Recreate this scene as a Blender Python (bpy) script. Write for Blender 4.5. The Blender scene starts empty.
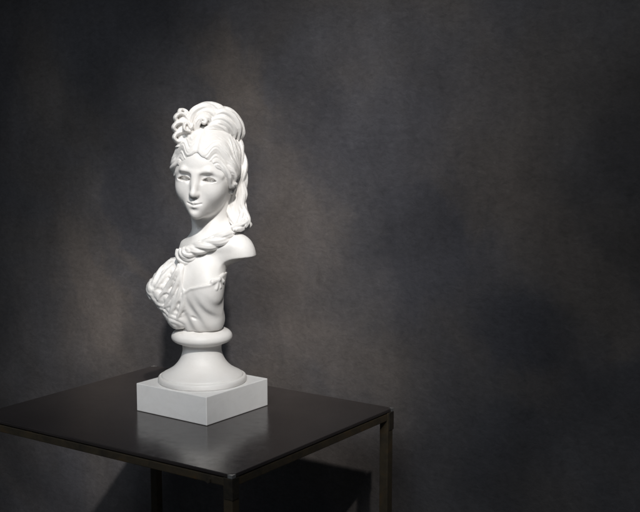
import bpy, bmesh, math, random
import numpy as np
from mathutils import Vector, Matrix
R = math.radians
C = bpy.context.scene.collection
sc = bpy.context.scene

# ------------------------------------------------------------------ camera
CAM_Z = 1.35
PITCH = 0.139
FPX = 1188.8                                   # focal length in pixels of a 640 px wide frame
cd = bpy.data.cameras.new('camera'); cam = bpy.data.objects.new('camera', cd); C.objects.link(cam)
cd.sensor_width = 36; cd.lens = FPX / 640 * 36; cd.clip_end = 200
cam.location = (0, 0, CAM_Z); cam.rotation_euler = (math.pi/2 - PITCH, 0, 0)
sc.camera = cam

# ------------------------------------------------------------------ world, lamps, exposure
w = bpy.data.worlds.new('World'); sc.world = w; w.use_nodes = True
w.node_tree.nodes['Background'].inputs[0].default_value = (0.80, 0.90, 1.0, 1)
w.node_tree.nodes['Background'].inputs[1].default_value = 0.065
sc.view_settings.view_transform = 'Standard'; sc.view_settings.look = 'None'
sc.view_settings.exposure = 0.14; sc.view_settings.gamma = 1
sc.render.engine = 'CYCLES'

def aim(o, tgt):
    o.rotation_euler = (Vector(tgt) - o.location).to_track_quat('-Z', 'Y').to_euler()
mid = Vector((-0.22, 2.2, 1.2))
def spot(name, az, el, dist, energy, color, size, blend, soft, tgt):
    az, el = R(az), R(el)
    sd = bpy.data.lights.new(name, 'SPOT'); so = bpy.data.objects.new(name, sd); C.objects.link(so)
    so.location = mid + dist * Vector((math.sin(az)*math.cos(el), -math.cos(az)*math.cos(el), math.sin(el)))
    sd.energy = energy; sd.color = color; sd.shadow_soft_size = soft
    sd.spot_size = R(size); sd.spot_blend = blend; aim(so, tgt)
spot('key_spot', 10, 41, 14.0, 7500, (1.0, 0.960, 0.915), 4.5, 1.0, 0.20, (-0.17, 2.45, 1.00))
spot('ceiling_spot', 72, 50, 3.0, 60, (1.0, 0.89, 0.75), 13, 1.0, 0.10, (-0.21, 2.2, 1.30))
fd = bpy.data.lights.new('room_fill', 'AREA'); fo = bpy.data.objects.new('room_fill', fd); C.objects.link(fo)
fd.shape = 'RECTANGLE'; fd.size = 1.5; fd.size_y = 1.1; fd.energy = 1.9; fd.color = (0.86, 0.93, 1.0)
fo.location = (-0.75, -0.5, 3.0); aim(fo, (-0.22, 2.2, 1.10)); fd.spread = R(36)

# ------------------------------------------------------------------ materials
def mat(name):
    m = bpy.data.materials.new(name); m.use_nodes = True
    nt = m.node_tree; return m, nt, nt.nodes['Principled BSDF']
def nd(nt, t, **k):
    n = nt.nodes.new(t)
    for a, v in k.items(): setattr(n, a, v)
    return n
def noise(nt, scale, detail=4, rough=0.55, dist=0.0, vec=None):
    n = nd(nt, 'ShaderNodeTexNoise'); n.inputs['Scale'].default_value = scale
    n.inputs['Detail'].default_value = detail; n.inputs['Roughness'].default_value = rough
    n.inputs['Distortion'].default_value = dist
    if vec is not None: nt.links.new(vec, n.inputs['Vector'])
    return n
def ramp(nt, src, stops):
    r = nd(nt, 'ShaderNodeValToRGB'); cr = r.color_ramp
    while len(cr.elements) < len(stops): cr.elements.new(0.5)
    for e, (p, c) in zip(cr.elements, stops):
        e.position = p; e.color = (*c, 1) if len(c) == 3 else c
    nt.links.new(src, r.inputs[0]); return r
def mixc(nt, fac, a, b, mode='MIX'):
    m = nd(nt, 'ShaderNodeMix', data_type='RGBA', blend_type=mode)
    for i, v in ((0, fac), (6, a), (7, b)):
        if isinstance(v, (int, float)): m.inputs[i].default_value = v
        elif isinstance(v, tuple): m.inputs[i].default_value = (*v, 1)
        else: nt.links.new(v, m.inputs[i])
    return m.outputs[2]
def bump(nt, height, strength, distance, normal=None):
    b = nd(nt, 'ShaderNodeBump'); b.inputs['Strength'].default_value = strength
    b.inputs['Distance'].default_value = distance
    nt.links.new(height, b.inputs['Height'])
    if normal is not None: nt.links.new(normal, b.inputs['Normal'])
    return b.outputs[0]
def objco(nt, scale=(1, 1, 1), rot=(0, 0, 0)):
    tc = nd(nt, 'ShaderNodeTexCoord'); mp = nd(nt, 'ShaderNodeMapping')
    mp.inputs['Scale'].default_value = scale; mp.inputs['Rotation'].default_value = rot
    nt.links.new(tc.outputs['Object'], mp.inputs[0]); return mp.outputs[0]

# white plaster / biscuit porcelain
M_PLASTER, nt, b = mat('white_plaster')
co = objco(nt)
n1 = noise(nt, 16, 5, 0.6, vec=co); n2 = noise(nt, 650, 3, 0.6, vec=co)
c1 = ramp(nt, n1.outputs[0], [(0.3, (0.80, 0.775, 0.745)), (0.6, (0.845, 0.83, 0.81))])
nt.links.new(c1.outputs[0], b.inputs['Base Color'])
b.inputs['Roughness'].default_value = 0.48
b.inputs['Specular IOR Level'].default_value = 0.4
n3 = noise(nt, 95, 5, 0.6, 0.4, vec=co); n4 = noise(nt, 210, 3, 0.5, vec=co)
pore = ramp(nt, n4.outputs[0], [(0.22, (0.0,)*3), (0.34, (1,)*3)])
nt.links.new(bump(nt, n2.outputs[0], 0.16, 0.0006, bump(nt, pore.outputs[0], 0.10, 0.0008, bump(nt, n3.outputs[0], 0.22, 0.0016))), b.inputs['Normal'])

M_PLINTH, nt, b = mat('white_plinth_plaster')
co = objco(nt)
n1 = noise(nt, 14, 7, 0.68, 1.2, vec=co); n2 = noise(nt, 420, 4, 0.6, vec=co)
nv = nd(nt, 'ShaderNodeMath', operation='ABSOLUTE'); ns = nd(nt, 'ShaderNodeMath', operation='SUBTRACT'); ns.inputs[1].default_value = 0.5
nt.links.new(noise(nt, 8, 6, 0.6, 1.5, vec=objco(nt, (1, 1, 1.6), (0.5, 0.3, 0))).outputs[0], ns.inputs[0]); nt.links.new(ns.outputs[0], nv.inputs[0])
c1 = ramp(nt, n1.outputs[0], [(0.28, (0.82, 0.815, 0.81)), (0.62, (0.88, 0.875, 0.865))])
vein = ramp(nt, nv.outputs[0], [(0.0, (0.975, 0.972, 0.968)), (0.05, (1, 1, 1))])
nt.links.new(mixc(nt, 1.0, c1.outputs[0], vein.outputs[0], 'MULTIPLY'), b.inputs['Base Color']); b.inputs['Roughness'].default_value = 0.42
nt.links.new(bump(nt, n2.outputs[0], 0.10, 0.0006), b.inputs['Normal'])

# mottled lime plaster wall
M_WALL, nt, b = mat('mottled_wall_plaster')
co = objco(nt); cs = objco(nt, (1, 1, 1.5))
big = noise(nt, 1.7, 3, 0.5, 0.6, vec=co)
med = noise(nt, 5.5, 6, 0.62, 0.4, vec=co)
hue = noise(nt, 2.3, 4, 0.55, 0.8, vec=objco(nt, (1, 1, 1), (0.3, 0.9, 0.2)))
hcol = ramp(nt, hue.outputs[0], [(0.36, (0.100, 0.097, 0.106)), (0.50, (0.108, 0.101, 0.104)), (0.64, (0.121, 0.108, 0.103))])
v1 = ramp(nt, big.outputs[0], [(0.28, (0.58,)*3), (0.72, (1.20,)*3)])
v2 = ramp(nt, med.outputs[0], [(0.25, (0.80,)*3), (0.75, (1.18,)*3)])
# trowelled colour patches: warm brown and blue grey pigment clouds; the angled warm ones are slanting light painted in (x along the wall, z up)
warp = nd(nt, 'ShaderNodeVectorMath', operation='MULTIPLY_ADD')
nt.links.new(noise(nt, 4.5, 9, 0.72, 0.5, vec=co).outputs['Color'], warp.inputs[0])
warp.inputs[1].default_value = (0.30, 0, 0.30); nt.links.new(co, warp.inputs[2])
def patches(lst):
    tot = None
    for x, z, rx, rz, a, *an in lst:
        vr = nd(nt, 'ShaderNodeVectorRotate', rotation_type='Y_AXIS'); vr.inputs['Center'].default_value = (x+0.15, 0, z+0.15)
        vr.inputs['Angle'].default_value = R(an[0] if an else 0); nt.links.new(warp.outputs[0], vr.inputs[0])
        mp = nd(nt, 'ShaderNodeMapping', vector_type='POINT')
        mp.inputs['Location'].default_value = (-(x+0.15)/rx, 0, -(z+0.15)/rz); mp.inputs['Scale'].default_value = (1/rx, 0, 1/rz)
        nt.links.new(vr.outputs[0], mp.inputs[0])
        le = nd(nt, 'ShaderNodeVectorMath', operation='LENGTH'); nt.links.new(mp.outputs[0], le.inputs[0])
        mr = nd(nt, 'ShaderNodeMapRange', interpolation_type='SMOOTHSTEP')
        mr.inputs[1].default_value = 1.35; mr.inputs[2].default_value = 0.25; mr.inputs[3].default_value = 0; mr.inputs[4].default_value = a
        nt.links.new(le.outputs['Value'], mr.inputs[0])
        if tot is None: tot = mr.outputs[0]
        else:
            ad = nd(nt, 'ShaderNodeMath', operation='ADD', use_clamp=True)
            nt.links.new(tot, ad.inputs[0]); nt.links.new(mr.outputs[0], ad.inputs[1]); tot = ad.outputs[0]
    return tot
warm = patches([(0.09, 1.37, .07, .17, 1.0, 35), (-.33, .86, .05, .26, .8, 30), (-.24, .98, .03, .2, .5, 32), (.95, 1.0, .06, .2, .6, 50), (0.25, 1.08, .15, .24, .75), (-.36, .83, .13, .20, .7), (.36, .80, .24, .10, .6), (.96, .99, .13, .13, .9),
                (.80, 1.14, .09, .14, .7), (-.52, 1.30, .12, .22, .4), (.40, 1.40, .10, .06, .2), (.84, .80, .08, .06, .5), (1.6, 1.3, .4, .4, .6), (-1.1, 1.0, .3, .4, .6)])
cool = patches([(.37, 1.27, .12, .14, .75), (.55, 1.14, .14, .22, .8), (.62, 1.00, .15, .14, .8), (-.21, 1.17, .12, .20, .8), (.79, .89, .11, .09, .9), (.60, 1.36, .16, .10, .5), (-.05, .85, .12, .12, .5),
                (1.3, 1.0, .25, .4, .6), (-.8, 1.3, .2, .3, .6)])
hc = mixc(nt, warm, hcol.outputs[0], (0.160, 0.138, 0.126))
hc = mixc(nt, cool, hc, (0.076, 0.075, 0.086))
streak = ramp(nt, noise(nt, 5.0, 5, 0.6, 0.5, vec=objco(nt, (2.6, 1, 0.7), (0, 0.75, 0))).outputs[0], [(0.3, (0.91,)*3), (0.7, (1.09,)*3)])
hc = mixc(nt, 1.0, hc, streak.outputs[0], 'MULTIPLY')
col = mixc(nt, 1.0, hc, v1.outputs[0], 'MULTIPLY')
col = mixc(nt, 1.0, col, v2.outputs[0], 'MULTIPLY')
fine = noise(nt, 62, 9, 0.74, 0.5, vec=cs)
trow = noise(nt, 17, 7, 0.68, 2.4, vec=objco(nt, (1, 1, 1.7), (0, 0.35, 0)))
v4 = ramp(nt, trow.outputs[0], [(0.28, (0.82,)*3), (0.44, (0.99,)*3), (0.58, (1.0,)*3), (0.70, (1.16,)*3)])
col = mixc(nt, 1.0, col, v4.outputs[0], 'MULTIPLY')
v3 = ramp(nt, fine.outputs[0], [(0.3, (0.80,)*3), (0.7, (1.16,)*3)])
col = mixc(nt, 1.0, col, v3.outputs[0], 'MULTIPLY')
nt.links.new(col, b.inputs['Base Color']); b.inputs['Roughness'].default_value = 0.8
b.inputs['Specular IOR Level'].default_value = 0.25
h0 = bump(nt, med.outputs[0], 0.3, 0.012)
h1 = bump(nt, noise(nt, 38, 5, 0.6, 0.5, vec=cs).outputs[0], 0.09, 0.004, h0)
nt.links.new(bump(nt, fine.outputs[0], 0.30, 0.003, h1), b.inputs['Normal'])

M_FLOOR, nt, b = mat('dark_floor')
n1 = noise(nt, 3, 6, 0.6, vec=objco(nt))
nt.links.new(ramp(nt, n1.outputs[0], [(0.3, (0.03, 0.03, 0.032)), (0.7, (0.055, 0.053, 0.052))]).outputs[0], b.inputs['Base Color'])
b.inputs['Roughness'].default_value = 0.6

# dark lacquered table panel
M_TOP, nt, b = mat('dark_lacquer')
co = objco(nt)
n1 = noise(nt, 6, 5, 0.6, vec=co); n2 = noise(nt, 55, 5, 0.6, vec=co); n3 = noise(nt, 900, 2, 0.5, vec=co)
nt.links.new(ramp(nt, n1.outputs[0], [(0.3, (0.034, 0.028, 0.027)), (0.7, (0.050, 0.042, 0.040))]).outputs[0], b.inputs['Base Color'])
nt.links.new(ramp(nt, n2.outputs[0], [(0.3, (0.14,)*3), (0.7, (0.25,)*3)]).outputs[0], b.inputs['Roughness'])
b.inputs['Specular IOR Level'].default_value = 0.72
nt.links.new(bump(nt, n3.outputs[0], 0.04, 0.0004, bump(nt, noise(nt, 30, 6, 0.7, 0.4, vec=objco(nt, (6, 0.5, 1), (0, 0, 0.5))).outputs[0], 0.03, 0.001, bump(nt, n2.outputs[0], 0.04, 0.002))), b.inputs['Normal'])

# bare dark steel with brown oxide
M_STEEL, nt, b = mat('oxidised_steel')
co = objco(nt)
n1 = noise(nt, 22, 6, 0.65, 0.5, vec=co); n2 = noise(nt, 120, 4, 0.6, vec=co)
nt.links.new(ramp(nt, n1.outputs[0], [(0.33, (0.050, 0.042, 0.032)), (0.55, (0.085, 0.066, 0.042)), (0.74, (0.13, 0.078, 0.036))]).outputs[0], b.inputs['Base Color'])
b.inputs['Metallic'].default_value = 0.35
nt.links.new(ramp(nt, n2.outputs[0], [(0.3, (0.38,)*3), (0.7, (0.55,)*3)]).outputs[0], b.inputs['Roughness'])
nt.links.new(bump(nt, n2.outputs[0], 0.15, 0.001), b.inputs['Normal'])
M_SLEEVE, nt, b = mat('grey_steel')
n1 = noise(nt, 70, 5, 0.65, vec=objco(nt))
nt.links.new(ramp(nt, n1.outputs[0], [(0.3, (0.04, 0.035, 0.029)), (0.6, (0.075, 0.062, 0.046)), (0.75, (0.12, 0.08, 0.045))]).outputs[0], b.inputs['Base Color'])
b.inputs['Metallic'].default_value = 0.5; b.inputs['Roughness'].default_value = 0.45
M_CAP, nt, b = mat('worn_steel')
n1 = noise(nt, 90, 4, 0.6, vec=objco(nt))
nt.links.new(ramp(nt, n1.outputs[0], [(0.3, (0.35, 0.34, 0.33)), (0.7, (0.65, 0.64, 0.62))]).outputs[0], b.inputs['Base Color'])
b.inputs['Metallic'].default_value = 0.75; b.inputs['Roughness'].default_value = 0.4

# ------------------------------------------------------------------ object helpers
def empty(name, loc, rz=0.0):
    o = bpy.data.objects.new(name, None); C.objects.link(o); o.location = loc
    o.rotation_euler = (0, 0, rz); o.empty_display_size = 0.05; return o
def link_mesh(name, me, m, parent=None, smooth=True):
    me.materials.append(m); o = bpy.data.objects.new(name, me); C.objects.link(o)
    if parent is not None: o.parent = parent
    me.polygons.foreach_set('use_smooth', [smooth]*len(me.polygons)); return o
def bm_obj(name, bm, m, parent=None, smooth=False):
    bmesh.ops.recalc_face_normals(bm, faces=bm.faces)
    me = bpy.data.meshes.new(name); bm.to_mesh(me); bm.free()
    return link_mesh(name, me, m, parent, smooth)
def box(bm, lo, hi, bev=0.0, seg=2):
    r = bmesh.ops.create_cube(bm, size=1)
    vs = r['verts']
    for v in vs:
        v.co = Vector([lo[i] + (v.co[i] + 0.5)*(hi[i]-lo[i]) for i in range(3)])
    if bev:
        es = list({e for v in vs for e in v.link_edges})
        bmesh.ops.bevel(bm, geom=es, offset=bev, segments=seg, profile=0.6, affect='EDGES')

# ------------------------------------------------------------------ the setting
YAW = -0.606
E2 = Vector((math.cos(YAW), math.sin(YAW), 0)); N2 = Vector((-math.sin(YAW), math.cos(YAW), 0))
CORNER = Vector((-0.6424, 2.1521, 0)); TA, TB, TH = 0.6133, 0.4872, 0.75
WALL_GAP = 0.16
back = CORNER + N2*(TB + WALL_GAP)
wl = empty('wall', back, YAW); wl['label'] = 'dark mottled grey brown plaster wall behind the white bust'; wl['category'] = 'wall'
bm = bmesh.new(); box(bm, (-4.5, 0, 0), (4.5, 0.15, 3.4))
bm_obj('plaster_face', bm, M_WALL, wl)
bm = bmesh.new()
bmesh.ops.create_grid(bm, x_segments=1, y_segments=1, size=6)
fl = bm_obj('floor', bm, M_FLOOR); fl['kind'] = 'structure'

# ------------------------------------------------------------------ table
tb = empty('side_table', CORNER, YAW)
tb['label'] = 'dark lacquered metal side table standing against the wall under the white bust'; tb['category'] = 'table'
LEG = 0.0185
bm = bmesh.new()                                # sheet top with clipped corners
t, ch = 0.006, 0.010
poly = [(ch, 0), (TA-ch, 0), (TA, ch), (TA, TB-ch), (TA-ch, TB), (ch, TB), (0, TB-ch), (0, ch)]
vs = [bm.verts.new((x, y, TH - t)) for x, y in poly]
f = bm.faces.new(vs)
r = bmesh.ops.extrude_face_region(bm, geom=[f])
for v in [g for g in r['geom'] if isinstance(g, bmesh.types.BMVert)]: v.co.z = TH
bmesh.ops.recalc_face_normals(bm, faces=bm.faces)
bmesh.ops.bevel(bm, geom=[e for e in bm.edges], offset=0.0012, segments=2, profile=0.6, affect='EDGES')
bm_obj('tabletop', bm, M_TOP, tb)
g = 0.0022                                      # shadow gap between sheet and frame
zt = TH - t - g
for a, bb in (((LEG, 0.001), (TA-LEG, 0.0165)), ((LEG, TB-0.0165), (TA-LEG, TB-0.001)),
              ((0.001, LEG), (0.0165, TB-LEG)), ((TA-0.0165, LEG), (TA-0.001, TB-LEG))):
    bm = bmesh.new(); box(bm, (a[0], a[1], zt-0.0135), (bb[0], bb[1], zt), 0.0015)
    bm_obj('apron_rail', bm, M_STEEL, tb)
bm = bmesh.new(); box(bm, (0.024, 0.024, zt - 0.004), (TA-0.024, TB-0.024, TH - t - 0.0005))
bm_obj('underlay_board', bm, M_STEEL, tb)
for x in (0, TA-LEG):
    for y in (0, TB-LEG):
        bm = bmesh.new(); box(bm, (x, y, 0.008), (x+LEG, y+LEG, TH - t - 0.0004), 0.002)
        leg = bm_obj('leg', bm, M_STEEL, tb)
        bm = bmesh.new()
        box(bm, (x+0.001, y+0.001, 0.0), (x+LEG-0.001, y+LEG-0.001, 0.0078), 0.002); bm_obj('foot_pad', bm, M_TOP, leg)
        # sleeve where the leg meets the frame, and its end cap in the clipped corner
        sx = -1 if x == 0 else 1; sy = -1 if y == 0 else 1
        cx, cy = x + LEG/2, y + LEG/2
        ox, oy = cx + sx*LEG/2, cy + sy*LEG/2; pr_ = 0.0014
        bm = bmesh.new(); xa, ya = ox + sx*pr_, oy + sy*pr_; xb, yb = x + LEG/2 - sx*LEG/2 + sx*0.003, y + LEG/2 - sy*LEG/2 + sy*0.003
        box(bm, (min(xa, xb), min(ya, yb), TH - t - 0.036), (max(xa, xb), max(ya, yb), TH - t - 0.0006), 0.0012)
        bm_obj('sleeve', bm, M_SLEEVE, leg)
        bm = bmesh.new()
        pts = [(sx*pr_, sy*pr_), (sx*pr_, -sy*(ch-.002)), (sx*0.0006, -sy*(ch-.002)), (-sx*(ch-.002), sy*0.0006), (-sx*(ch-.002), sy*pr_)]
        lo = [bm.verts.new((ox + px, oy + py, TH - t)) for px, py in pts]
        hi = [bm.verts.new((ox + px, oy + py, TH - 0.0004)) for px, py in pts]
        bm.faces.new(lo); bm.faces.new(hi)
        for i in range(5): bm.faces.new((lo[i], lo[(i+1) % 5], hi[(i+1) % 5], hi[i]))
        bm_obj('end_cap', bm, M_CAP, leg)
bm = bmesh.new()                                # bolt head on the front rail
m4 = Matrix.Translation((TA-0.048, -0.0005, zt-0.009)) @ Matrix.Rotation(math.pi/2, 4, 'X')
bmesh.ops.create_cone(bm, cap_ends=True, segments=6, radius1=0.0055, radius2=0.005, depth=0.005, matrix=m4)
bm_obj('bolt', bm, M_STEEL, tb)

# ------------------------------------------------------------------ sculpting tools (signed distance fields -> mesh)
BX, BY = -0.2229, 2.2007                        # axis of the bust on the table
vd = Vector((BX, BY)).normalized()
LX = np.array([vd.y, -vd.x, 0.0]); LY = np.array([vd.x, vd.y, 0.0]); LZ = np.array([0, 0, 1.0])
D0 = math.hypot(BX, BY)
U = 0.00186                                     # one sculpting unit in metres
ROT = math.atan2(LX[1], LX[0])
cp, sp = math.cos(PITCH), math.sin(PITCH)

def at(u, v, yo=0.0):
    """sculpting coordinates of a sighting, yo units behind the axis of the bust"""
    d = np.array([(u-320)/FPX, cp + (256-v)/FPX*sp, -sp + (256-v)/FPX*cp])
    k = (D0 + yo*U) / (d @ LY)
    p = d * k
    return np.array([p @ LX, yo*U, p[2] + CAM_Z - TH]) / np.array([U, U, U])
CAML = np.array([0.0, -D0/U, (CAM_Z-TH)/U])

def A(*p): return np.array(p, dtype=np.float32)
def ln(q): return np.sqrt(np.einsum('ij,ij->i', q, q))
def sph(P, c, r): return ln(P - A(*c)) - r
def ell(P, c, r):
    q = P - A(*c); r = A(*r)
    k0 = ln(q / r); k1 = ln(q / (r*r)) + 1e-6
    return k0 * (k0 - 1.0) / k1
def cap(P, a, b, ra, rb=None):
    if rb is None: rb = ra
    a = A(*a); b = A(*b); ba = b - a; q = P - a
    h = np.clip(q @ ba / (ba @ ba), 0, 1)
    return ln(q - h[:, None]*ba) - (ra + (rb-ra)*h)
def smin(a, b, k):
    h = np.maximum(k - np.abs(a-b), 0) / k
    return np.minimum(a, b) - h*h*k*0.25
def smax(a, b, k): return -smin(-a, -b, k)
def spline(pts, n):
    pts = np.array(pts, dtype=np.float64)
    P = np.vstack([2*pts[0]-pts[1], pts, 2*pts[-1]-pts[-2]])
    out = []
    m = len(pts) - 1
    for s in np.linspace(0, m, n):
        i = min(int(s), m-1); t = s - i
        p0, p1, p2, p3 = P[i:i+4]
        out.append(0.5*((2*p1) + (-p0+p2)*t + (2*p0-5*p1+4*p2-p3)*t*t + (-p0+3*p1-3*p2+p3)*t**3))
    return np.array(out)
def tube(P, pts, rad, n=None, lobes=0, amp=0.0, twist=0.0, flat=1.0, fine=0, famp=0.0, ph=0.0):
    """rope / lock of hair along a spline: lobes strands, twisted, radius rad (list)"""
    n = n or (len(pts)-1)*10 + 1
    S = spline(pts, n).astype(np.float32)
    rr = np.interp(np.linspace(0, 1, n), np.linspace(0, 1, len(rad)), rad).astype(np.float32)
    T = np.gradient(S, axis=0); T /= np.linalg.norm(T, axis=1)[:, None]
    nv = np.cross(T[0], [0.31, 0.82, 0.47]); nv /= np.linalg.norm(nv)
    N = [nv]
    for i in range(1, n):
        q = N[-1] - T[i]*(N[-1] @ T[i]); N.append(q/np.linalg.norm(q))
    N = np.array(N, dtype=np.float32)
    best = np.full(len(P), 1e9, np.float32); ti = np.zeros(len(P), np.float32)
    lo = S.min(0) - rr.max()*1.6 - 10; hi = S.max(0) + rr.max()*1.6 + 10
    near = np.all((P > lo) & (P < hi), axis=1)
    out = np.linalg.norm(np.maximum(np.maximum(lo - P, P - hi), 0), axis=1) + 6
    if not near.any(): return out.astype(np.float32)
    Q = P[near]; best = np.full(len(Q), 1e9, np.float32); ti = np.zeros(len(Q), np.float32)
    for i in range(n-1):
        ba = S[i+1]-S[i]; q = Q - S[i]
        h = np.clip(q @ ba / (ba @ ba), 0, 1)
        d = ln(q - h[:, None]*ba) - (rr[i] + (rr[i+1]-rr[i])*h)
        m = d < best; best[m] = d[m]; ti[m] = i + h[m]
    i0 = np.minimum(ti.astype(int), n-2); fr = (ti - i0)[:, None]
    cen = S[i0]*(1-fr) + S[i0+1]*fr
    Nn = N[i0]*(1-fr) + N[i0+1]*fr; Tn = T[i0]*(1-fr) + T[i0+1]*fr
    B = np.cross(Tn, Nn); q = Q - cen
    ang = np.arctan2(np.einsum('ij,ij->i', q, B), np.einsum('ij,ij->i', q, Nn))
    r_ = np.interp(ti, np.arange(n), rr)
    s = ti/(n-1)
    d = best
    if lobes: d = d + r_*amp*(1-np.abs(np.cos(0.5*(lobes*ang + twist*2*np.pi*s + ph)))*1.6)
    if fine: d = d + famp*np.sin(fine*ang + twist*2*np.pi*s*1.5 + 3*np.sin(5*s+ph))
    out[near] = d
    return out.astype(np.float32)
def helix(pts, off, turns, ph, n=36):
    S = spline(pts, n); T = np.gradient(S, axis=0); T /= np.linalg.norm(T, axis=1)[:, None]
    nv = np.cross(T[0], [0.31, 0.82, 0.47]); nv /= np.linalg.norm(nv); out = []
    for i in range(n):
        nv = nv - T[i]*(nv @ T[i]); nv /= np.linalg.norm(nv); a = ph + 2*math.pi*turns*i/(n-1)
        out.append(S[i] + off*(math.cos(a)*nv + math.sin(a)*np.cross(T[i], nv)))
    return np.array(out)
def wob(P, f, s=0.0):
    x, y, z = P[:, 0]*f, P[:, 1]*f, P[:, 2]*f
    return (np.sin(x*1.3 + 1.7*np.sin(y*0.9+s) + s) + np.sin(y*1.7 + 1.3*np.sin(z*1.1+2*s) + 2.1 + s) + np.sin(z*1.5 + 1.5*np.sin(x*0.8+3*s) + 4.2 - s)) / 3

def nets(f, lo, hi, h):
    """surface nets of f<0 inside the box lo..hi at step h, evaluated only near the surface"""
    K = 4; lo = np.array(lo, float); H = h*K
    n = np.ceil((np.array(hi)-lo)/H).astype(int) + 1
    gx = [lo[i] + (np.arange(n[i]) + 0.5)*H - h*0.5 for i in range(3)]
    Pc = np.stack(np.meshgrid(*gx, indexing='ij'), -1).reshape(-1, 3).astype(np.float32)
    Dc = f(Pc).reshape(n)
    act = np.abs(Dc) < H*1.9
    D = np.repeat(np.repeat(np.repeat(Dc, K, 0), K, 1), K, 2).astype(np.float32)
    ai = np.argwhere(act)
    off = np.stack(np.meshgrid(*[np.arange(K)]*3, indexing='ij'), -1).reshape(-1, 3)
    ids = (ai[:, None, :]*K + off[None]).reshape(-1, 3)
    for s in range(0, len(ids), 400000):
        q = ids[s:s+400000]
        D[q[:, 0], q[:, 1], q[:, 2]] = f((lo + q*h).astype(np.float32))
    D[0] = D[-1] = 1; D[:, 0] = D[:, -1] = 1; D[:, :, 0] = D[:, :, -1] = 1
    I = D < 0
    cnt = np.zeros(np.array(D.shape)-1, np.int8)
    for a in (0, 1):
        for b_ in (0, 1):
            for c in (0, 1):
                cnt += I[a:a+cnt.shape[0], b_:b_+cnt.shape[1], c:c+cnt.shape[2]]
    ci = np.argwhere((cnt > 0) & (cnt < 8))
    vid = np.full(cnt.shape, -1, np.int32); vid[ci[:, 0], ci[:, 1], ci[:, 2]] = np.arange(len(ci))
    crn = np.array([[a, b_, c] for a in (0, 1) for b_ in (0, 1) for c in (0, 1)])
    val = np.stack([D[ci[:, 0]+k[0], ci[:, 1]+k[1], ci[:, 2]+k[2]] for k in crn], 1)
    acc = np.zeros((len(ci), 3)); num = np.zeros(len(ci))
    for i in range(8):
        for j in range(i+1, 8):
            if np.abs(crn[i]-crn[j]).sum() != 1: continue
            m = (val[:, i] < 0) != (val[:, j] < 0)
            t = np.clip(val[m, i]/(val[m, i]-val[m, j]), 0.02, 0.98)
            acc[m] += crn[i] + t[:, None]*(crn[j]-crn[i]); num[m] += 1
    V = lo + (ci + acc/num[:, None])*h
    quads = []
    for ax in range(3):
        o1, o2 = [(1, 2), (2, 0), (0, 1)][ax]
        sl0 = [slice(None)]*3; sl1 = [slice(None)]*3; sl0[ax] = slice(0, -1); sl1[ax] = slice(1, None)
        ch = I[tuple(sl0)] != I[tuple(sl1)]
        e = np.argwhere(ch)
        ok = (e[:, o1] > 0) & (e[:, o2] > 0) & (e[:, o1] < cnt.shape[o1]) & (e[:, o2] < cnt.shape[o2])
        e = e[ok]; ins = I[e[:, 0], e[:, 1], e[:, 2]]
        d1 = np.zeros(3, int); d1[o1] = 1; d2 = np.zeros(3, int); d2[o2] = 1
        g = lambda q: vid[q[:, 0], q[:, 1], q[:, 2]]
        qd = np.stack([g(e-d1-d2), g(e-d2), g(e), g(e-d1)], 1)
        qd[~ins] = qd[~ins][:, ::-1]
        quads.append(qd)
    Q = np.vstack(quads); Q = Q[(Q >= 0).all(1)]
    # light relaxation removes the voxel stair-steps
    for _ in range(2):
        s = np.zeros_like(V); c = np.zeros(len(V))
        for k in range(4):
            a_, b_ = Q[:, k], Q[:, (k+1) % 4]
            for dim in range(3):
                s[:, dim] += np.bincount(a_, V[b_, dim], len(V)) + np.bincount(b_, V[a_, dim], len(V))
            c += np.bincount(a_, minlength=len(V)) + np.bincount(b_, minlength=len(V))
        V = V*0.5 + 0.5*s/np.maximum(c, 1)[:, None]
    return V, Q
def sculpt(name, f, lo, hi, h, m, parent):
    V, Q = nets(f, lo, hi, h)
    me = bpy.data.meshes.new(name)
    me.vertices.add(len(V)); me.vertices.foreach_set('co', (V*U).astype(np.float32).ravel())
    me.loops.add(Q.size); me.loops.foreach_set('vertex_index', Q.astype(np.int32).ravel())
    me.polygons.add(len(Q)); me.polygons.foreach_set('loop_start', np.arange(0, Q.size, 4, dtype=np.int32))
    me.update(calc_edges=True); me.validate()
    return link_mesh(name, me, m, parent, True)
def on(u, v, f, off=0.0):
    """point of the surface f=0 seen at a sighting, pushed in by off"""
    q = at(u, v, 0); d = q - CAML; d /= np.linalg.norm(d)
    t = np.linalg.norm(q - CAML) - 110
    for _ in range(90):
        p = CAML + d*t; s = float(f(p[None].astype(np.float32))[0]) + off
        if s < 0.05: break
        t += max(s*0.7, 0.05)
        if t > 1600: return at(u, v, 0)
    return CAML + d*t

# ------------------------------------------------------------------ the bust
bust = empty('portrait_bust', (BX, BY, TH), ROT)
bust['label'] = 'white plaster bust of a woman with upswept hair, standing on the dark table'
bust['category'] = 'bust'

# -- head frame: her left, forward, up
HY, HR, HP = R(19), R(-3.0), R(3)
HO = at(206.2, 175.4, -4)
hL = np.array([math.cos(HY), -math.sin(HY), 0]); hF = np.array([-math.sin(HY), -math.cos(HY), 0]); hU = np.array([0, 0, 1.0])
hF, hU = hF*math.cos(HP) - hU*math.sin(HP), hU*math.cos(HP) + hF*math.sin(HP)
hL, hU = hL*math.cos(HR) + hU*math.sin(HR), hU*math.cos(HR) - hL*math.sin(HR)
HM = np.stack([hL, hF, hU], 1).astype(np.float32)
def tohead(P): return (P - A(*HO)) @ HM
def fromhead(q): return HO + HM.astype(float) @ np.array(q, float)
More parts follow.
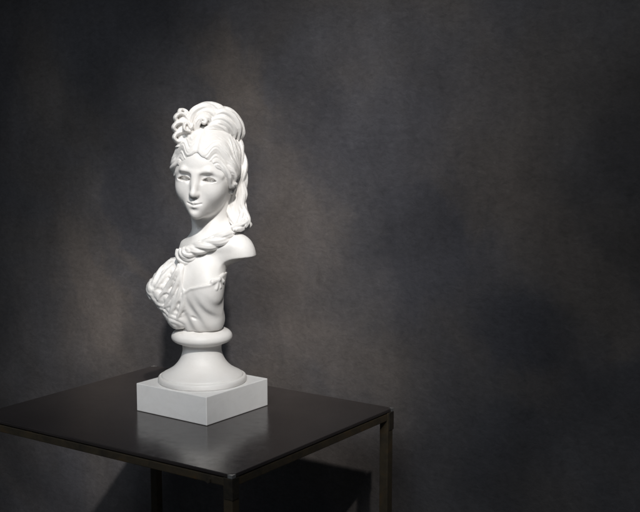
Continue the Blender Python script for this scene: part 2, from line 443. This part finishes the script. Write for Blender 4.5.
# -- torso frame
TY = R(38); TO = at(212, 236, 0)
tL = np.array([math.cos(TY), -math.sin(TY), 0]); tF = np.array([-math.sin(TY), -math.cos(TY), 0])
TM = np.stack([tL, tF, np.array([0, 0, 1.0])], 1).astype(np.float32)
def totorso(P): return (P - A(*TO)) @ TM
def fromtorso(q): return TO + TM.astype(float) @ np.array(q, float)

def head_sdf(P):
    q = tohead(P); x, y, z = q[:, 0], q[:, 1], q[:, 2]
    s = q.copy(); s[:, 0] = np.abs(x)*(1 + 0.17*np.clip((-z-2)/28, 0, 1.3)); ax = s[:, 0]
    d = ell(s, (0, -4, 10), (31, 37.5, 35))
    d = smin(d, ell(s, (0, 9, 13), (25.5, 20.8, 14.5)), 7)
    d = smin(d, ell(s, (0, 8.5, -10), (26.8, 26.0, 30.5)), 9)
    d = smin(d, cap(s, (13.5, 3, -21), (3.0, 25, -32.2), 8.3, 6.0), 9)     # jaw
    d = smin(d, ell(s, (12.8, 21.3, -12.5), (11, 9.8, 11)), 8)               # cheek
    d = smin(d, ell(s, (0, 28.6, -25), (11, 6.5, 8.5)), 7)                 # muzzle
    d = smin(d, sph(s, (0, 28.6, -34.0), 5.4), 5)                          # chin
    # brow and eye sockets
    d = smin(d, cap(s, (4.5, 31.8, 5.6), (13, 31.2, 7.9), 1.5), 5.2)
    d = smin(d, cap(s, (13, 31.3, 7.7), (22.5, 22.6, 3.6), 1.5, 0.8), 6)
    d = smax(d, -ell(s, (13.2, 36.0, 3.4), (9.4, 5.9, 3.3)), 3.2)
    d = smax(d, -ell(s, (6.6, 35.5, 0.6), (2.9, 4.6, 4.0)), 3)
    # nose
    d = smin(d, cap(s, (0, 31.6, 5), (0, 38.4, -12.6), 2.6, 2.9), 5.5)
    d = smin(d, sph(s, (0, 38.5, -13.8), 3.1), 3.0)
    d = smin(d, ell(s, (3.0, 35.6, -14.6), (2.3, 3.4, 2.5)), 2.0)
    d = smax(d, -ell(s, (1.9, 37.2, -17.2), (1.1, 1.9, 1.3)), 0.9)
    d = smax(d, -cap(s, (0, 37.2, -18.4), (0, 37.0, -21.2), 0.8), 1.6)     # philtrum
    # lips
    d = smin(d, cap(s, (1.4, 35.0, -22.6), (6.8, 32.2, -24.3), 2.0, 0.7), 2.0)
    d = smin(d, cap(s, (0, 34.9, -27.0), (4.8, 32.8, -26.4), 2.1, 1.0), 2.2)
    d = smax(d, -cap(s, (0, 37.4, -24.8), (8.0, 33.6, -23.2), 0.85, 0.5), 1.3)
    d = smax(d, -ell(s, (0, 37.4, -30.0), (5.5, 3.0, 2.2)), 2.8)
    # eyeball and lids
    ex = (ax - 12.8)/7.0
    zu = 2.3 - 3.1*ex*ex; zl = -2.6 + 1.5*ex*ex
    d = smin(d, ell(s, (12.8, 24.0, -0.9), (8.5, 6.7, 4.6)), 2.6)             # lids
    slot = np.maximum(np.maximum(z - zu, zl - z)*0.8, 15.0 - y)
    d = smax(d, -slot, 0.5)                                                  # deep cut eye
    d = np.minimum(d, np.maximum(ell(s, (12.8, 18.4, 1.2), (8.0, 6.4, 7.0)), y - 40))
    d = smax(d, -sph(s, (12.0, 25.3, -0.6), 2.0), 0.35)                      # carved pupil
    # ears
    e = ell(s, (29.5, -1.5, -6.5), (3.4, 6.5, 9.5))
    e = smax(e, -ell(s, (33.2, 0.2, -4.5), (2.6, 4.0, 6.0)), 1.2)
    e = smin(e, sph(s, (29.5, 2.0, -14.5), 2.6), 2)
    return smin(d, e, 1.5)
NB = at(213, 232, 5)
def neck_sdf(P):
    a = fromhead((0, -9, -22)); 
    d = cap(P, a, NB, 16.5, 18.0)
    d = smin(d, cap(P, fromhead((19, -8, -20)), fromtorso((3, 14, -4)), 5.0, 3.6), 7)   # neck muscle
    d = smin(d, cap(P, fromhead((-19, -8, -20)), fromtorso((-3, 14, -4)), 5.0, 3.6), 7)
    return d
def torso_sdf(P):
    q = totorso(P)
    d = ell(q, (-9, 12, -56), (24.5, 23, 46))
    d = smin(d, ell(q, (-5, 11, -82), (22.5, 19, 18)), 8)
    d = smin(d, ell(q, (-6, 7, -25), (26.5, 18, 26)), 12)
    d = smin(d, cap(q, (6, -4, -6), (22, -3, -11), 13, 13), 12)
    sh = smin(cap(q, (10, -4, -6), (33.5, -4, -20), 12, 14), ell(q, (32, -3, -15), (16, 14, 17)), 4)                            # her left shoulder, cut flat underneath
    sh = smax(sh, -(q[:, 2] + 19.0 - 0.06*(q[:, 0]-33)), 1.2)
    d = smin(d, sh, 13)
    d = smin(d, cap(q, (-8, -2, -6), (-25, 4, -17), 12, 9), 12)
    d = smin(d, cap(q, (4, 19, -10), (30, 9, -7), 2.2, 2.0), 7)             # collar bones
    d = smin(d, cap(q, (-4, 19, -10), (-28, 9, -8), 2.2, 2.0), 7)
    d = smin(d, ell(q, (9.5, 22, -50), (14, 12.5, 19)), 15)
    d = smin(d, ell(q, (-16, 24, -49), (14.5, 13.5, 17)), 10)
    # arm cut: flat faces where the sculptor ended the shoulders
    d = smax(d, (q @ A(-0.93, 0.05, -0.36)) - 44.0, 2.0)
    d = smax(d, -(q[:, 2] + 95), 5)
    d = smax(d, -(q[:, 1] + 15), 5)                                          # hollowed flat back
    return d
def figure_sdf(P):
    d = smin(torso_sdf(P), neck_sdf(P), 14)
    return smin(d, head_sdf(P), 5)

lo = np.array([-75, -75, 60.]); hi = np.array([75, 60, 285.])
sculpt('figure', figure_sdf, lo, hi, 0.6, M_PLASTER, bust)

# -- hair
def hair_sdf(P):
    q = tohead(P); x, y, z = q[:, 0], q[:, 1], q[:, 2]
    ax = np.abs(x); s = q.copy(); s[:, 0] = ax
    d = ell(s, (0, -5, 14), (32.5, 39.0, 37.5))
    d = smin(d, ell(s, (25.5, 7, 7), (7.5, 10, 11)), 7)                       # waves over the temples
    d = smin(d, ell(s, (28, -3, 5), (6, 9, 9)), 6)
    d = smin(d, ell(s, (0, -26, -6), (24, 16, 18)), 10)                     # nape
    phi = np.arctan2(z + 2, y + 6)                                          # locks fan out from the ear
    ph = phi + 0.10*np.sin(ax*0.22) + 0.03*wob(q, 0.12)
    fade = np.clip(ax/9, 0, 1)
    fade2 = 0.35 + 0.65*np.clip((ax-8)/16, 0, 1)
    pole = np.clip((np.hypot(y+6, z+2)-11)/16, 0, 1)
    pw = ph + 0.035*np.sin(ax*0.45 + 5*ph) + np.sign(x)*0.02
    d = d + fade*pole*(1.0*fade2*np.sin(13*ph + 0.6*np.sin(ax*.15)) + 0.8*(0.55-np.abs(np.sin(13.5*pw+0.7))) + 0.5*(0.55-np.abs(np.sin(29*pw))) + 0.18*np.sin(95*pw + 2*np.sin(ax*.3)))
    d = d + 0.8*np.exp(-(ax/1.6)**2)*np.clip((y-2)/14, 0, 1)                # parting
    zh = np.interp(ax, [0, 5, 10, 17, 21, 24, 26.5, 29, 33, 40], [25.0, 22.5, 19.0, 13.5, 8.0, 1.0, -6, -12, -16, -19])
    zh = zh + 0.5*np.sin(ax*0.9) + np.where(x < 0, 7*np.clip((ax-19)/6, 0, 1), 0)
    win = np.maximum((z - zh)*0.75, 11.0 - y)
    d = smax(d, -win, 3.0)
    d = smax(d, -(z + 20 - 0.25*(y+30)), 3)
    for pts, rad in (([(14, 22, 22), (23.5, 20.5, 12), (28.0, 15.5, 3), (28.5, 10, -7)], [1.5, 3.0, 3.8, 2.6]),
                     ([(18, 17, 22), (27, 13, 12), (31.0, 7.5, 3), (30, 3, -5)], [1.5, 3.0, 3.8, 2.6]),
                     ([(27.5, 13, -1), (30.5, 9, -6), (31, 3, -5), (29, 3, 1)], [1.8, 2.8, 2.8, 1.8]),
                     ([(-13, 24, 22), (-23, 21.5, 14), (-28.5, 15, 8), (-30, 6, 3)], [1.5, 3.0, 3.8, 3.0]),
                     ([(-17, 18, 24), (-27, 14, 16), (-31, 6, 10), (-31, -2, 4)], [1.5, 3.0, 3.8, 3.0])):
        d = smin(d, tube(q, pts, rad, lobes=3, amp=0.26, twist=1.2), 1.4)   # waves beside the face
    ear = ell(s, (34, -3.0, -9.0), (7, 7.0, 10.5))
    return smax(d, -ear, 2.0)
sculpt('hair', hair_sdf, HO - 60, HO + 60, 0.5, M_PLASTER, bust)

# -- knot of rolled hair on the crown
def bun_sdf(P):
    d = ell(P, at(214, 126, 4), (21, 18, 14))
    T = [([(191, 133, -13), (190, 121, -12), (195, 111.5, -11), (205, 107.5, -9), (213, 111, -8), (216, 118, -8)], [4.2, 5.6, 6, 6, 5.6, 4], 1.0, 0),
         ([(196, 130, -17), (197, 121, -18), (202, 115.5, -17), (208, 116, -16), (210, 122, -14)], [2.6, 3.4, 3.6, 3.4, 2.4], 0.8, 2),
         ([(194, 129, 0), (195, 115, 1), (205, 108, 2), (217, 109.5, 4), (224, 118, 6)], [6, 7, 7, 7, 6], 0.6, 2),
         ([(213, 116, -10), (221, 112, -8), (230, 116, -3), (236.5, 125, 1), (237, 135, 5)], [3.6, 5.4, 6, 5.8, 4], -0.8, 0.3),
         ([(210, 122, -15), (219, 119, -14), (228, 123, -8), (232.5, 130, -3), (232, 137, 1)], [2.6, 4.4, 5, 4.6, 3], -0.8, 1.3),
         ([(206, 127, -19), (214, 125, -18), (223, 128, -13), (228, 134, -8)], [2, 3.2, 3.6, 2.4], -0.6, 0.8),
         ([(218, 109.5, 5), (228, 112, 7), (236.5, 120, 8), (239, 130, 9), (236, 137, 10)], [5, 6, 6.4, 6, 4.2], 0.8, 2.2),
         ([(196, 122, 10), (208, 113, 14), (222, 115, 17), (230, 127, 18)], [7, 8, 8, 6], 0.8, 0.4)]
    for pts, rad, tw, ph in T:
        d = smin(d, tube(P, [at(p[0], p[1]+2, p[2]) for p in pts], rad, lobes=3, amp=0.26, twist=tw, fine=10, famp=0.22, ph=ph), 0.5)
    for cu, cv, cy, r, a0, sg in ((203.5, 121.5, -20, 3.4, 2.6, 1), (191.5, 127, -19, 2.8, 0.4, -1)):
        pts = []
        for k in np.linspace(0, 1, 10):                                     # small ringlets at the foot of the knot
            a = a0 - sg*5.2*k; rr = r*(1-0.62*k)
            pts.append(at(cu + rr*math.cos(a), cv - rr*math.sin(a), cy - 2.5*k))
        d = smin(d, tube(P, pts, [1.4, 2.0, 1.9, 1.6], n=40, lobes=2, amp=.15, twist=1), 0.7)
        d = smin(d, sph(P, at(cu, cv, cy+3), r*0.8), 1.0)
    return d
c = at(216, 120, 2)
sculpt('hair_bun', bun_sdf, c - np.array([40, 42, 32]), c + np.array([40, 46, 32]), 0.5, M_PLASTER, bust)

# -- long lock falling behind the ear to the shoulder
def lock_sdf(P):
    ctr = [at(*p) for p in [(232, 133, 8), (238, 146, 7), (240.5, 160, 5), (241, 174, 3), (239, 190, 3), (239.5, 206, 1), (243, 217, -6), (241, 225, -15), (234, 230, -23)]]
    d = tube(P, ctr, [3, 3.6, 4.6, 4.6, 5, 4.5, 4, 3, 1.5])
    for i, ph in enumerate((0.4, 2.5, 4.6)):
        d = smin(d, tube(P, helix(ctr, 3.0, 1.9, ph, 48), [2.2, 3.2, 4.0, 4.2, 4.6, 4.2, 3.6, 2.8, 1.6], n=80, lobes=3, amp=.18, twist=3, fine=9, famp=.25, ph=i), 0.8)
    d = smin(d, tube(P, [at(*p) for p in [(236, 174, 3), (231, 188, 3), (229, 204, 3), (233, 218, -3), (236, 226, -12)]], [5, 7, 7, 5, 2], lobes=4, amp=0.16, twist=0.8, fine=13, famp=.3, ph=1), 1.2)
    d = smin(d, tube(P, [at(*p) for p in [(242, 182, 0), (243.5, 194, -1), (241, 205, -3), (244, 213, -6), (247, 220, -10), (245.5, 226, -16)]], [2.5, 4.0, 4.2, 4.0, 3.4, 2.0], lobes=3, amp=0.2, twist=1.5, fine=9, famp=.25, ph=.4), 0.9)
    return d
c = at(240, 180, 4)
sculpt('falling_lock', lock_sdf, c - np.array([34, 48, 62]), c + np.array([26, 34, 58]), 0.65, M_PLASTER, bust)

# -- braid drawn round the neck with its knot
base = lambda P: smin(torso_sdf(P), neck_sdf(P), 14)
sp_ = [(247, 222), (238, 229), (226, 236.5), (214, 243), (203, 247), (194, 250), (187, 253)]
spt = [on(u, v, base, -1.0) for u, v in sp_]
spt2 = [on(u, v, base, -1.0) for u, v in [(244, 220), (232, 228.5), (218, 235.5), (206, 241), (196, 245), (187, 249)]]
KN = on(187, 253, base, -2.0)
def braid_sdf(P):
    d = tube(P, spt, [3, 3.6, 3.6, 3.4, 3.4, 3.2, 3])
    for ph in (0, 2*math.pi/3, 4*math.pi/3):
        d = smin(d, tube(P, helix(spt, 3.1, 2.0, ph), [3.2, 4.0, 4.0, 3.8, 3.8, 3.6], n=70, lobes=2, amp=.15, twist=2, fine=7, famp=0.2, ph=ph), 0.7)
    d = smin(d, tube(P, spt2, [2, 3, 3, 3, 3, 2], lobes=2, amp=0.3, twist=2.0, fine=8, famp=.2, ph=1.2), 0.8)
    for r_, dy, dz, tr in ((12.0, 0, -1.5, 2.9), (9.0, -3.2, 0.5, 3.0), (5.8, -5.6, 1.8, 2.8), (2.6, -6.2, 3.2, 2.5)):
        k = [KN + np.array([2.5 + r_*1.02*math.cos(a), dy + 2.2*abs(math.cos(a)), dz + 2 + r_*0.86*math.sin(a)]) for a in np.linspace(-3.35, -0.15, 9)]
        d = smin(d, tube(P, k, [0.6*tr, tr, tr*1.1, tr, 0.6*tr], n=40, lobes=2, amp=.18, twist=1.0, fine=7, famp=.18, ph=r_), 0.6)
    d = smin(d, ell(P, KN + np.array([2.5, 1.5, -1]), (10.5, 6, 9)), 1.0)
    return d

# -- dress: bodice below the neckline and the gathered drapery on her right
def drape_core(P):
    q = totorso(P)
    d = cap(q, (-29, 11, -22), (-43.5, 28, -54), 10.5, 14)
    d = smin(d, cap(q, (-43, 28, -54), (-22, 28, -81), 14, 13), 10)
    d = smin(d, ell(q, (-18, 27, -58), (18, 14, 28)), 8)
    d = smin(d, ell(P, FILL, (6, 4.5, 12)), 5)
    return d
NL = [(140, 300), (160, 302), (178, 302), (183, 291), (190, 285.5), (200, 282.5), (210, 280.5), (217, 277.5), (221, 274.5), (225, 273), (230, 272.5), (250, 272)]
nlx = np.array([at(u, v, -20)[0] for u, v in NL]); nlz = np.array([at(u, v, -20)[2] for u, v in NL])
def bodice(P):
    q = totorso(P)
    fold = 0.55*np.sin(0.55*q[:, 0] + 0.16*q[:, 2] + 1.2*np.sin(q[:, 2]*.09)) * np.clip((-q[:, 2]-52)/18, 0, 1)
    d = torso_sdf(P) - 1.1 + fold
    zz = np.interp(P[:, 0], nlx, nlz)
    edge = P[:, 2] - zz
    d = d - 0.9*np.exp(-((edge+1.6)/1.5)**2)*np.clip((25-P[:, 0])/6, 0, 1)                                # rolled hem
    d = smax(d, edge*0.8, 1.2)
    d = smax(d, -(q[:, 1] + 3.0), 2)
    return d
def sw(*pts, r=2.3, k=1.2): return (pts, r, k)
SWAG = [sw((184, 259), (182.5, 268), (181, 277), (181.5, 286), (185, 295), r=2.0, k=1.6),
        sw((176, 256), (167, 263.5), (158, 274), (151.5, 284), r=2.3, k=1.5), sw((181, 259), (172.5, 268), (162, 279), (153, 292), r=2.6, k=1.5),
        sw((182, 262), (175.5, 274), (167, 287), (157, 300), r=2.4, k=1.5), sw((182.5, 268), (178, 281), (171.5, 295), (162, 310), r=2.6, k=1.5),
        sw((182, 278), (180, 290), (175, 304), (168, 318), r=2.3, k=1.5), sw((184, 290), (183.5, 301), (180.5, 311), (176, 321), r=2.0, k=1.5),
        sw((168, 268), (163, 273), (159, 281), r=1.5, k=1.2), sw((173, 281), (166, 291), (160, 294), r=1.5, k=1.2), sw((176, 294), (171, 304), (166, 307), r=1.5, k=1.2)]
KX, KZ = at(186, 252, -20)[0], at(186, 252, -20)[2]
def drape_sdf(P):
    d = drape_core(P) + 0.8
    dx, dz = P[:, 0] - KX, P[:, 2] - KZ
    rho = np.sqrt(dx*dx + dz*dz); al = np.arctan2(-dx, -dz)                 # folds hang round the knot
    w1 = wob(P, 0.11, 0.7); w2 = wob(P, 0.23, 2.1); w3 = wob(P, 0.075, 5.0)
    fr = np.clip((rho-4)/13, 0.15, 1)
    bend = al + 0.010*rho
    f2 = np.abs(np.sin(8.2*bend + 0.9*w1 + 0.5*w3 + 0.4)) - 0.62            # long sweeping folds
    f4 = np.abs(np.sin(17*bend + 1.3*w1 + 1.2)) - 0.6
    f1 = np.abs(np.sin(0.23*rho + 1.6*w1 + 1.4*al + 0.5)) - 0.62            # slack loops across them
    m = 0.5 + 0.5*np.tanh(3*w3)
    f3 = np.abs(np.sin(0.44*rho - 2.2*w2 + 2.0*al)) - 0.6
    return d - fr*(0.9*f2*(1-0.35*m) + 0.7*f4 + (0.4+1.1*m)*f1 + 0.8*f3) - 0.2*w2 + 0.4

POCK = [(193.5, 318, 3, 1.2, .4)]
swags = []; pocks = []; FILL = on(179.5, 274, torso_sdf, 0.8)
def dress_base(P):
    return smin(bodice(P), drape_sdf(P), 3)
def dress_sdf(P):
    d = dress_base(P)
    q = totorso(P)
    for i, (pts, r_, k_) in enumerate(swags):
        d = smin(d, tube(P, pts, [0.5*r_, 0.9*r_, 1.1*r_, 1.1*r_, 0.75*r_, 0.1*r_], n=32, lobes=2, amp=.22, twist=.9, ph=1.7*i) + 0.35*wob(P, 0.3, i), k_)
    for pc, ra, rb, ca, sa in pocks:                                        # undercuts of the lace
        r = P - A(*pc)
        a_ = r[:, 0]*ca + r[:, 2]*sa; b_ = -r[:, 0]*sa + r[:, 2]*ca
        e = np.stack([a_/ra, r[:, 1]/2.3, b_/rb], 1)
        d = smax(d, -(ln(e) - 1)*rb*0.9, 1.3)
    d = d + 0.16*wob(P, 0.9, 3.0)*np.clip((175-201-P[:, 0])/10, 0, 1)
    # small bow that gathers the neckline
    for a, b_, r1, r2 in bow: d = smin(d, cap(P, a, b_, r1, r2), 1.2)
    d = smax(d, -(q[:, 2] + 93.5), 2.5)
    return d
for pts, r_, k_ in SWAG:
    px = spline([(u, v, 0) for u, v in pts], 9)
    p3 = np.array([on(u, v, lambda P: np.minimum(np.minimum(bodice(P), drape_core(P)), torso_sdf(P)), 0.5) for u, v, _ in px])
    for _ in range(2):                                                      # cloth hangs smoothly in depth too
        p3[1:-1] = 0.5*p3[1:-1] + 0.25*(p3[2:] + p3[:-2])
    swags.append((p3, r_, k_))
pocks = [(on(u, v, dress_base, -0.5), ra, rb, math.cos(-an), math.sin(-an)) for u, v, ra, rb, an in POCK]
bc = on(218.5, 279, dress_base, 0.3)
bow = [(bc, on(221.5, 274.5, dress_base, 0.2), 1.6, 2.7), (bc, on(222.3, 281, dress_base, 0.2), 1.5, 2.5), (bc, on(212.5, 282, dress_base, 0), 1.5, 2.7),
       (bc, on(220.5, 287, dress_base, 0.2), 1.5, 1.5), (bc, on(216.5, 289, dress_base, 0.2), 1.4, 1.4), (bc, bc + (0.1, -.8, 0), 2.6, 2.6)]
sculpt('dress', dress_sdf, np.array([-72, -75, 60.]), np.array([60, 60, 150.]), 0.7, M_PLASTER, bust)
sculpt('braid', braid_sdf, KN - np.array([40, 44, 50]), np.array([62, 40, KN[2] + 46]), 0.65, M_PLASTER, bust)

# -- ribbon ornament in the hair
FO = at(183, 130, -14)
def ribbon_sdf(P):
    d = tube(P, [at(185, 113, -12), at(188, 121, -16), at(190, 131, -19), at(190, 141, -20)], [1.3, 2.6, 3.0, 2.2], lobes=2, amp=.2, twist=.3)
    d = smin(d, ell(P, at(186, 129, -8), (5, 5, 12)), 2)
    d = smin(d, ell(P, at(183, 141, -10), (5, 5, 6)), 2)
    K = np.array([1, 0.42, 1], np.float32)                                  # ribbons are broad in depth
    for pts, yo, r in (([(189, 120), (184, 114.2), (178.5, 114), (175.2, 118), (178, 121.8), (184, 122.5), (189, 123.5)], -15, 1.35),
                       ([(189.5, 126), (183, 122.6), (177, 123.2), (173.6, 127.6), (177, 131.6), (183.5, 131), (189.5, 129.5)], -17, 1.45),
                       ([(190, 133.5), (183.5, 131.8), (177, 133.4), (174.2, 137.6), (177.4, 141.4), (184, 140.4), (190, 137.5)], -17, 1.4),
                       ([(188, 118), (185.5, 111.5), (181.6, 109.2), (179.4, 112), (182.5, 116), (187.5, 120)], -10, 1.2),
                       ([(190, 128), (187.5, 123.5), (184.5, 124.8), (185, 129.5), (190, 131.5)], -22, 1.15)):
        p3 = np.array([at(u, v, yo + 1.6*math.sin(1.7*i)) for i, (u, v) in enumerate(pts)])
        d = smin(d, tube(P*K, p3*K, [r*1.25, r*1.55, r*1.6, r*1.25], n=44, lobes=2, amp=.12, twist=1), 0.6)
        d = smin(d, ell(P, p3.mean(0) + np.array([1.2, 2.4, 0]), (6.4*r/1.4, 3.0, 4.4*r/1.4)), 0.8)   # folded cloth inside the loop
    for q0, q1, q2, r in (((188, 121, -12), (187, 113, -14), (184.5, 109, -13), 1.9), ((186, 142, -15), (180.5, 145, -18), (175.5, 147, -15), 2.0), ((187, 133, -20), (190.5, 128, -23), (193.5, 123, -22), 1.8)):
        S_ = spline([at(*q0), at(*q1), at(*q2)], 7)
        leaf = tube(P, S_, [0.5*r, r, 0.95*r, 0.3*r], n=19)
        d = smin(d, smax(leaf, -tube(P, S_ + np.array([-0.1, -0.8*r, 0.3*r]), [0.2, 0.4*r, 0.4*r, 0.2], n=19), 0.4), 0.6)
    return d
sculpt('ribbon_ornament', ribbon_sdf, FO - np.array([16, 22, 20]), FO + np.array([18, 18, 20]), 0.5, M_PLASTER, bust)

# -- turned socle and square plinth
PH = 0.0533; PS = 0.1756
prof = [(0, 0), (43.6, 0), (44.6, 0.6), (45.1, 2.2), (44.9, 4.2), (44.0, 5.8), (42.6, 6.4), (42.1, 6.1), (41.7, 6.6), (40.6, 8.0), (35.8, 10.6), (30.0, 14.4),
        (25.2, 19.4), (22.0, 24.6), (20.3, 29.5), (19.7, 33.5), (20.0, 37.4), (21.0, 39.2), (24.6, 40.4), (28.2, 42.0), (30.4, 44.2), (30.9, 46.6),
        (30.1, 49.4), (27.6, 52.0), (24.4, 53.4), (22.2, 54.3), (20.6, 55.6), (20.0, 58.5), (0, 58.5)]
pr = spline([(r, 0, z) for r, z in prof[1:-1]], 110)[:, [0, 2]]
pr = np.vstack([[0, 0], pr, [0, 58.5]])
bm = bmesh.new(); NSEG = 96; rings = []
for r, z in pr:
    zz = PH + 0.0002 + z*U
    if r < 1e-6: rings.append([bm.verts.new((0, 0, zz))]); continue
    rings.append([bm.verts.new((r*U*math.cos(2*math.pi*i/NSEG), r*U*math.sin(2*math.pi*i/NSEG), zz)) for i in range(NSEG)])
for a, b_ in zip(rings, rings[1:]):
    for i in range(NSEG):
        j = (i+1) % NSEG
        if len(a) == 1: bm.faces.new((a[0], b_[j], b_[i]))
        elif len(b_) == 1: bm.faces.new((a[i], a[j], b_[0]))
        else: bm.faces.new((a[i], a[j], b_[j], b_[i]))
bm_obj('socle', bm, M_PLASTER, bust, True)
bm = bmesh.new(); box(bm, (-PS/2, -PS/2, 0.0004), (PS/2, PS/2, PH), 0.0016, 3)
pl = bm_obj('plinth', bm, M_PLINTH, bust); pl.rotation_euler = (0, 0, -0.6326 - ROT)
